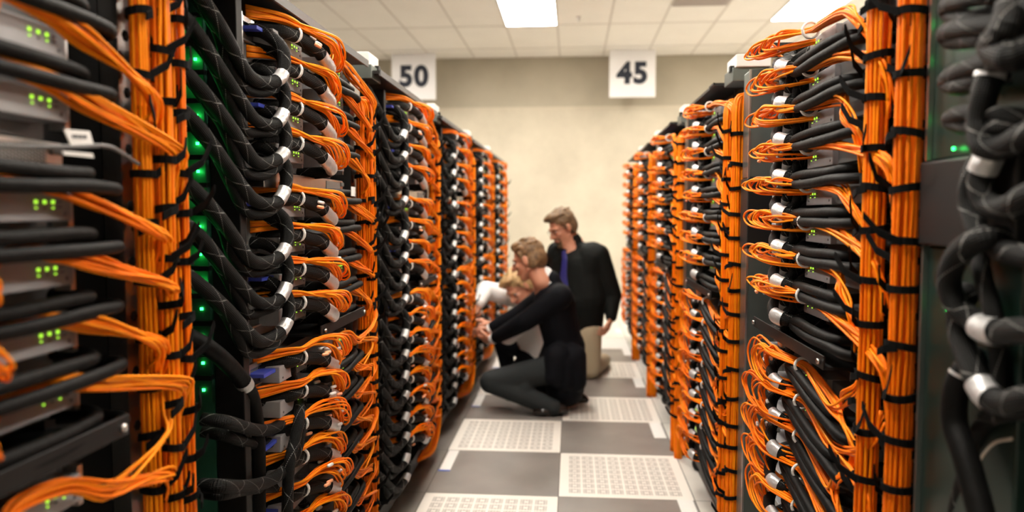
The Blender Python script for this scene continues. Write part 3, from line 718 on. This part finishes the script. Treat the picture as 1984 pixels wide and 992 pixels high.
def hand(mb, wrist, d, palm_n, s=1., curl=.5, thumb=1):
    """palm + five bent fingers. d: hand direction, palm_n: where the palm faces"""
    w = np.array(wrist, float); d = nrm(d); pn = np.array(palm_n, float); pn = nrm(pn-d*(pn@d)); sd = np.cross(d, pn)*thumb
    capsule(mb, w-d*.02, w+d*.075*s, .030*s, .040*s, sd, 1., .42)
    for i, (off, ln) in enumerate(((.030, .072), (.010, .080), (-.011, .074), (-.030, .058))):
        b0 = w+d*(.085-.006*abs(i-1))*s+sd*off*s; c = curl+.08*i
        d1 = nrm(d*math.cos(c*.7)+pn*math.sin(c*.7)); d2 = nrm(d*math.cos(c*1.9)+pn*math.sin(c*1.9)); d3 = nrm(d*math.cos(c*2.8)+pn*math.sin(c*2.8))
        k1 = b0+d1*ln*.45*s; k2 = k1+d2*ln*.33*s; k3 = k2+d3*ln*.24*s
        capsule(mb, b0-d*.02, k1, .0105*s, .0098*s); capsule(mb, k1, k2, .0098*s, .009*s); capsule(mb, k2, k3, .009*s, .0078*s)
    t0 = w+d*.025*s+sd*.030*s; t1 = t0+nrm(sd*.75+d*.6+pn*.35)*.036*s; t2 = t1+nrm(d*.85+sd*.2+pn*.6)*.032*s
    capsule(mb, t0-sd*.012, t1, .014*s, .0115*s); capsule(mb, t1, t2, .0115*s, .0095*s)
def head(root, mb, c, fwd, up, s, hair_mt, beard=None, glasses=False, fluffy=0., hs=1.):
    fwd = nrm(fwd); up = np.array(up, float); up = nrm(up-fwd*(up@fwd)); rt = np.cross(fwd, up); Rm = [rt, fwd, up]; c = np.array(c, float)
    def P(a, b_, z): return c+rt*a*s+fwd*b_*s+up*z*s
    blob(mb, P(0, -.012, .03), (.074*s, .094*s, .088*s), R=Rm)                 # skull
    blob(mb, P(0, .022, -.035), (.060*s, .068*s, .082*s), R=Rm)                # face
    capsule(mb, P(-.022, .055, -.098), P(.022, .055, -.098), .020*s, .020*s)   # chin
    for q in (-1, 1):
        capsule(mb, P(q*.052, .0, -.055), P(q*.026, .055, -.095), .018*s, .016*s)   # jaw
        blob(mb, P(q*.034, .066, -.022), (.020*s, .018*s, .018*s), R=Rm)       # cheek
        capsule(mb, P(q*.012, .086, .022), P(q*.046, .070, .020), .010*s, .008*s)   # brow
        blob(mb, P(q*.077, -.004, -.008), (.008*s, .019*s, .032*s), R=Rm)      # ear
    capsule(mb, P(0, .088, .010), P(0, .112, -.028), .008*s, .0135*s); blob(mb, P(0, .100, -.032), (.019*s, .012*s, .010*s), R=Rm)   # nose
    capsule(mb, P(-.020, .084, -.066), P(.020, .084, -.066), .0095*s, .0095*s)
    capsule(mb, P(0, -.02, -.06), P(0, -.045, -.16), .056*s, .060*s)           # neck
    hb = MB(); s_old = s; s = s*hs
    blob(hb, P(0, -.022, .046), (.083*s, .097*s, .084*s), R=Rm); blob(hb, P(0, -.058, .0), (.076*s, .062*s, .085*s), R=Rm)
    blob(hb, P(0, .035, .102), (.062*s, .052*s, .028*s), R=Rm); blob(hb, P(.025, .06, .094), (.045*s, .036*s, .022*s), R=Rm)
    for q in (-1, 1): capsule(hb, P(q*.070, .022, .05), P(q*.073, .010, -.005), .014*s, .009*s); blob(hb, P(q*.066, -.04, -.02), (.016*s, .035*s, .05*s), R=Rm)
    rs = np.random.RandomState(int(fluffy*100)+3)
    for i in range(26):
        a = rs.uniform(0, 6.28); e = rs.uniform(.25, 1.4); q = P(.078*math.cos(a)*math.cos(e), -.02+.092*math.sin(a)*math.cos(e), .045+.086*math.sin(e))
        blob(hb, q, (.017*s, .024*s, .012*s), R=Rm)
    fuse(hb, 'hair', hair_mt, root, .006, 1); s = s_old
    for q in (-1, 1):
        e = MB(); blob(e, P(q*.031, .0815, .002), (.0125*s, .0065*s, .006*s), 'eye', Rm); blob(e, P(q*.031, .0868, .001), (.005*s, .0025*s, .005*s), 'print', Rm); e.obj('eye', root)
        e = MB(); capsule(e, P(q*.016, .0945, .021), P(q*.046, .083, .021), .0035*s, .0030*s, mt=hair_mt); e.obj('eyebrow', root)
    e = MB(); capsule(e, P(-.020, .0925, -.066), P(.020, .0925, -.066), .0045*s, .0045*s, mt='lip'); e.obj('lips', root)
    if beard:
        e = MB(); blob(e, P(0, .074, -.105), (.026*s, .020*s, .024*s), R=Rm); capsule(e, P(-.026, .082, -.053), P(.026, .082, -.053), .008*s, .008*s); 
        for q in (-1, 1): capsule(e, P(q*.030, .078, -.056), P(q*.022, .074, -.098), .007*s, .009*s)
        fuse(e, 'beard', beard, root, .004, 1)
    if glasses:
        for q in (-1, 1):
            e = MB(); A = np.linspace(0, 2*math.pi, 21); e.tube([P(q*.032+.022*math.cos(a), .1015-.004*abs(math.cos(a)), .0+.015*math.sin(a)) for a in A], .0013*s, 'wire', 6, caps=False)
            e.tube([P(q*.054, .099, .004), P(q*.076, .04, .004), P(q*.078, -.01, .0)], .0012*s, 'wire', 6); e.obj('glasses_rim', root)
        MB().tube([P(-.010, .104, .003), P(.010, .104, .003)], .0013*s, 'wire', 6).obj('glasses_bridge', root)
    return P

# ---- crouching man in the dark suit
r = thing('person', (-.12, 4.8, 0), 'person in a black suit crouching on the floor, both hands at the rack', 'person')
O = np.array((-.12, 4.8, 0)); Z = lambda *p: np.array(p, float)-O
Y = lambda px, py, y: np.array(at_y(px, py, y))-O
hipN, hipF = Y(1085, 712, 4.70), Y(1085, 705, 5.0)
kneeN, kneeF = Y(952, 740, 4.64), Y(1000, 772, 5.02)
ankN, ankF = Y(1072, 790, 4.62), Y(1112, 770, 4.98)
toeN, toeF = Y(1048, 806, 4.60), Y(1118, 783, 4.97)
shN, shF = Y(1085, 575, 4.68), Y(1062, 570, 5.0)
chest, waist = Y(1075, 595, 4.84), Y(1093, 672, 4.86)
neck = Y(1052, 545, 4.84); hd = Y(1024, 503, 4.84)
elN, elF = Y(1018, 622, 4.72), Y(1005, 610, 5.0)
wrN, wrF = Y(955, 657, 4.92), Y(950, 637, 5.02)
hN, hF = Y(925, 660, 5.0), Y(922, 636, 5.06)
b = MB()
P = head(r, b, hd, (-.93, .25, -.33), (-.25, .1, 1), 1.08, 'hair2', hs=.98)
capsule(b, hd+np.array([.03, 0, -.06]), neck+np.array([.02, 0, -.03]), .056, .066)
for a_, c_, r0, r1 in ((neck, chest, .07, .12), (chest, waist, .13, .12), (waist, (hipN+hipF)/2, .12, .13), (shN, elN, .045, .038), (elN, wrN, .038, .026), (shF, elF, .045, .038), (elF, wrF, .038, .026),
                     (hipN, kneeN, .07, .05), (kneeN, ankN, .05, .036), (hipF, kneeF, .07, .05), (kneeF, ankF, .05, .036)): capsule(b, a_, c_, r0, r1)
hand(b, wrN, hN-wrN, (-.2, .8, .5), 1., .55, -1); hand(b, wrF, hF-wrF, (0, -.3, -1), 1., .6, 1)
fuse(b, 'body', 'skin', r, .0055, 2)
b = MB(); up = (0, 1, 0)
capsule(b, chest+np.array([-.005, 0, .03]), waist, .15, .135, up, 1.28, .92); capsule(b, waist, (hipN+hipF)/2+np.array([.01, 0, .01]), .14, .165, up, 1.25, 1.0)
capsule(b, shN+np.array([0, .05, .0]), shF+np.array([0, -.05, 0]), .082, .082); capsule(b, neck+np.array([.042, 0, -.004]), chest, .080, .14)
capsule(b, (hipN+hipF)/2+np.array([.02, -.06, .02]), (hipN+hipF)/2+np.array([.035, -.06, -.13]), .16, .15, up, 1.1, .85)
capsule(b, Y(1080, 690, 4.64), Y(1076, 728, 4.63), .085, .075); capsule(b, Y(1112, 690, 4.68), Y(1116, 738, 4.68), .08, .07); capsule(b, Y(1095, 700, 4.66), Y(1095, 738, 4.65), .085, .07)
for s0, e0, w0 in ((shN, elN, wrN), (shF, elF, wrF)):
    capsule(b, s0, e0, .078, .064); capsule(b, e0, w0+(e0-w0)*.14, .064, .046)
fuse(b, 'suit_jacket', 'suit', r, .009, 4)
for w0, e0 in ((wrN, elN), (wrF, elF)):
    b = MB(); d = nrm(w0-e0); capsule(b, w0-d*.05, w0-d*.004, .037, .036); fuse(b, 'shirt_cuff', 'shirtw', r, .005, 1)
b = MB(); nd = nrm(hd-neck); bk = np.array([.026, 0, .0])
capsule(b, neck+bk-nd*.02, neck+bk+nd*.040, .084, .071, (0, 1, 0), 1., .95); fuse(b, 'shirt_collar', 'shirtw', r, .005, 1)
b = MB()
for h, k_, a_, rr in ((hipN, kneeN, ankN, .0), (hipF, kneeF, ankF, .0)):
    capsule(b, h, k_, .098, .076); capsule(b, k_, a_, .074, .056); capsule(b, (k_+h)/2+np.array([0, 0, -.02]), (k_+a_)/2, .075, .065)
capsule(b, hipN, hipF, .11, .11); fuse(b, 'trousers', 'slacks', r, .009, 4)
for a_, t_ in ((ankN, toeN), (ankF, toeF)):
    b = MB(); heel = a_+np.array([.05, 0, -.005]); ball = np.array([t_[0]+.01, t_[1], .035]); tip = np.array([t_[0]-.035, t_[1], .028])
    capsule(b, heel, ball, .036, .040, (0, 1, 0), 1.05, .8); capsule(b, ball, tip, .040, .030, (0, 1, 0), 1.1, .62); capsule(b, a_, heel, .045, .036); capsule(b, heel+np.array([.025, 0, 0]), heel+np.array([.035, 0, -.01]), .03, .028, (0, 1, 0), 1, .6)
    fuse(b, 'shoe', 'shoe', r, .006, 1)

# ---- man kneeling upright in the black shirt
r = thing('person', (.05, 5.75, 0), 'person with glasses in a black shirt, blue tie and khaki trousers kneeling upright', 'person')
O = np.array((.05, 5.75, 0)); Y = lambda px, py, y: np.array(at_y(px, py, y))-O
hd = Y(1089, 440, 5.72); neck = Y(1104, 474, 5.75); chest = Y(1115, 515, 5.76); belly = Y(1120, 580, 5.74); hip = Y(1120, 632, 5.78)
shI, shO = Y(1085, 492, 5.60), Y(1160, 492, 5.92)
shI, shO = Y(1080, 488, 5.88), Y(1160, 494, 5.66)
elO, wrO, hO = Y(1186, 572, 5.68), Y(1184, 618, 5.60), Y(1179, 642, 5.56)
elI, wrI, hI = Y(1068, 565, 5.86), Y(1060, 610, 5.7), Y(1052, 625, 5.62)
hipO, hipI = Y(1140, 640, 5.70), Y(1100, 640, 5.86)
knO, knI = Y(1143, 722, 5.70), Y(1098, 722, 5.62)
knO[2] = .075; knI[2] = .075
b = MB(); P = head(r, b, hd, (-.72, -.50, -.45), (-.30, -.15, 1), 1.10, 'hair1', 'hair1', True, .5)
capsule(b, hd+np.array([.02, 0, -.07]), neck+np.array([.02, .02, -.03]), .062, .075)
ankO, ankI = knO+np.array([.12, .38, -.01]), knI+np.array([.12, .38, -.01])
for a_, c_, r0, r1 in ((neck, chest, .08, .14), (chest, belly, .14, .15), (belly, hip, .15, .13), (shO, elO, .05, .04), (elO, wrO, .04, .03), (shI, elI, .05, .04), (elI, wrI, .04, .03), (hipO, knO, .07, .05), (hipI, knI, .07, .05), (knO, ankO, .05, .04), (knI, ankI, .05, .04)): capsule(b, a_, c_, r0, r1)
hand(b, wrO, hO-wrO+np.array([-.02, 0, 0]), (-.9, .3, 0), 1.05, .45, 1); hand(b, wrI, hI-wrI, (0, 0, -1), 1.05, .4, 1)
fuse(b, 'body', 'skin', r, .0055, 2)
ax = nrm(shO-shI); b = MB()
capsule(b, chest, belly, .155, .165, ax, 1.5, 1.0); capsule(b, belly, hip+np.array([0, 0, .03]), .165, .150, ax, 1.4, 1.05); capsule(b, neck+np.array([.02, .02, -.05]), chest, .085, .15, ax, 1.25, .9)
capsule(b, shI+ax*.03, shO-ax*.03, .085, .085); capsule(b, neck+np.array([.01, .01, -.03]), shO-ax*.04+np.array([0, 0, .02]), .06, .07); capsule(b, neck+np.array([.01, .01, -.03]), shI+ax*.04+np.array([0, 0, .02]), .06, .07)
capsule(b, shO-ax*.06+np.array([0, 0, -.03]), belly, .13, .16); capsule(b, shI+ax*.06+np.array([0, 0, -.03]), belly, .13, .16); capsule(b, neck+np.array([.014, .014, .022]), neck+np.array([.01, .01, -.05]), .082, .10)
for s0, e0, w0 in ((shO, elO, wrO), (shI, elI, wrI)): capsule(b, s0, e0, .085, .075); capsule(b, e0, w0+(e0-w0)*.1, .074, .046)
fuse(b, 'shirt', 'shirtk', r, .009, 4)
b = MB(); capsule(b, hip+np.array([0, 0, -.01]), hip+np.array([0, 0, .0]), .158, .158, ax, 1.22, .95, 'khaki')
for h, k_, a_ in ((hipO, knO, ankO), (hipI, knI, ankI)): capsule(b, h, k_, .108, .082); capsule(b, k_, a_, .078, .06)
fuse(b, 'trousers', 'khaki', r, .009, 4)
fd = nrm((-.55, -.83, 0)); b = MB(); kx = neck+fd*.085+np.array([0, 0, -.045])
cc = [kx, chest+fd*.150+np.array([0, 0, .06]), chest+fd*.165+np.array([0, 0, -.06]), belly+fd*.172+np.array([0, 0, .04]), belly+fd*.172+np.array([0, 0, -.05])]
for i in range(4): capsule(b, cc[i], cc[i+1], (.016, .022, .028, .034)[i], (.022, .028, .034, .03)[i], np.cross(fd, (0, 0, 1)), 1.1, .3, 'tieb')
fuse(b, 'necktie', 'tieb', r, .005, 1)
for a_ in (ankO, ankI):
    b = MB(); capsule(b, a_+np.array([0, .02, .0]), a_+np.array([.03, .14, -.02]), .042, .036); capsule(b, a_+np.array([.03, .14, -.02]), a_+np.array([.03, .13, -.04]), .038, .03); fuse(b, 'shoe', 'shoe', r, .007, 1)

# ---- blond man in the white shirt behind them
r = thing('person', (-.35, 5.5, 0), 'blond person in a white shirt crouching behind the suited one, reaching to the rack', 'person')
O = np.array((-.35, 5.5, 0)); Y = lambda px, py, y: np.array(at_y(px, py, y))-O
hd = Y(1004, 556, 5.35); neck = Y(1022, 580, 5.42); chest = Y(1025, 618, 5.45); hip = Y(1035, 678, 5.5)
shA, shB = Y(995, 575, 5.60), Y(1030, 600, 5.28)
elA, wrA, hA = Y(940, 562, 5.5), Y(926, 590, 5.34), Y(920, 610, 5.28)
elB, wrB, hB = Y(985, 650, 5.2), Y(950, 630, 5.2), Y(934, 621, 5.2)
knA, knB = Y(975, 700, 5.55), Y(1005, 700, 5.32); knA[2] = .30; knB[2] = .10
ftA, ftB = Y(985, 715, 5.62), Y(1050, 715, 5.5); ftA[2] = .06; ftB[2] = .07
b = MB(); P = head(r, b, hd, (-.45, -.62, -.65), (-.5, -.2, 1), 1.05, 'hair3', None, False, .8)
capsule(b, hd+np.array([.03, .03, -.05]), neck, .056, .065)
for a_, c_, r0, r1 in ((neck, chest, .07, .12), (chest, hip, .12, .12), (shA, elA, .045, .038), (elA, wrA, .038, .028), (shB, elB, .045, .038), (elB, wrB, .038, .028), (hip, knA, .07, .05), (knA, ftA, .05, .035), (hip, knB, .07, .05), (knB, ftB, .05, .035)): capsule(b, a_, c_, r0, r1)
hand(b, wrA, hA-wrA, (.2, -.9, 0), 1., .6, 1); hand(b, wrB, hB-wrB, (0, 0, -1), 1., .6, 1)
fuse(b, 'body', 'skin', r, .0055, 2)
ax = nrm(shB-shA); b = MB(); capsule(b, chest, hip, .14, .13, ax, 1.2, .9); capsule(b, neck+np.array([0, 0, -.03]), chest, .075, .14, ax, 1.15, .9); capsule(b, shA, shB, .07, .07)
capsule(b, shA, elA, .080, .070); capsule(b, elA, wrA+(elA-wrA)*.1, .068, .046); capsule(b, shB, elB, .078, .068); capsule(b, elB, wrB+(elB-wrB)*.5, .066, .058)
fuse(b, 'shirt', 'shirtw', r, .009, 4)
b = MB()
for k_, f_ in ((knA, ftA), (knB, ftB)): capsule(b, hip, k_, .10, .075); capsule(b, k_, f_, .072, .055)
fuse(b, 'trousers', 'suit', r, .009, 4)
for f_ in (ftA, ftB):
    b = MB(); capsule(b, f_+np.array([.02, 0, -.02]), f_+np.array([-.12, -.04, -.028]), .036, .030); fuse(b, 'shoe', 'shoe', r, .007, 1)
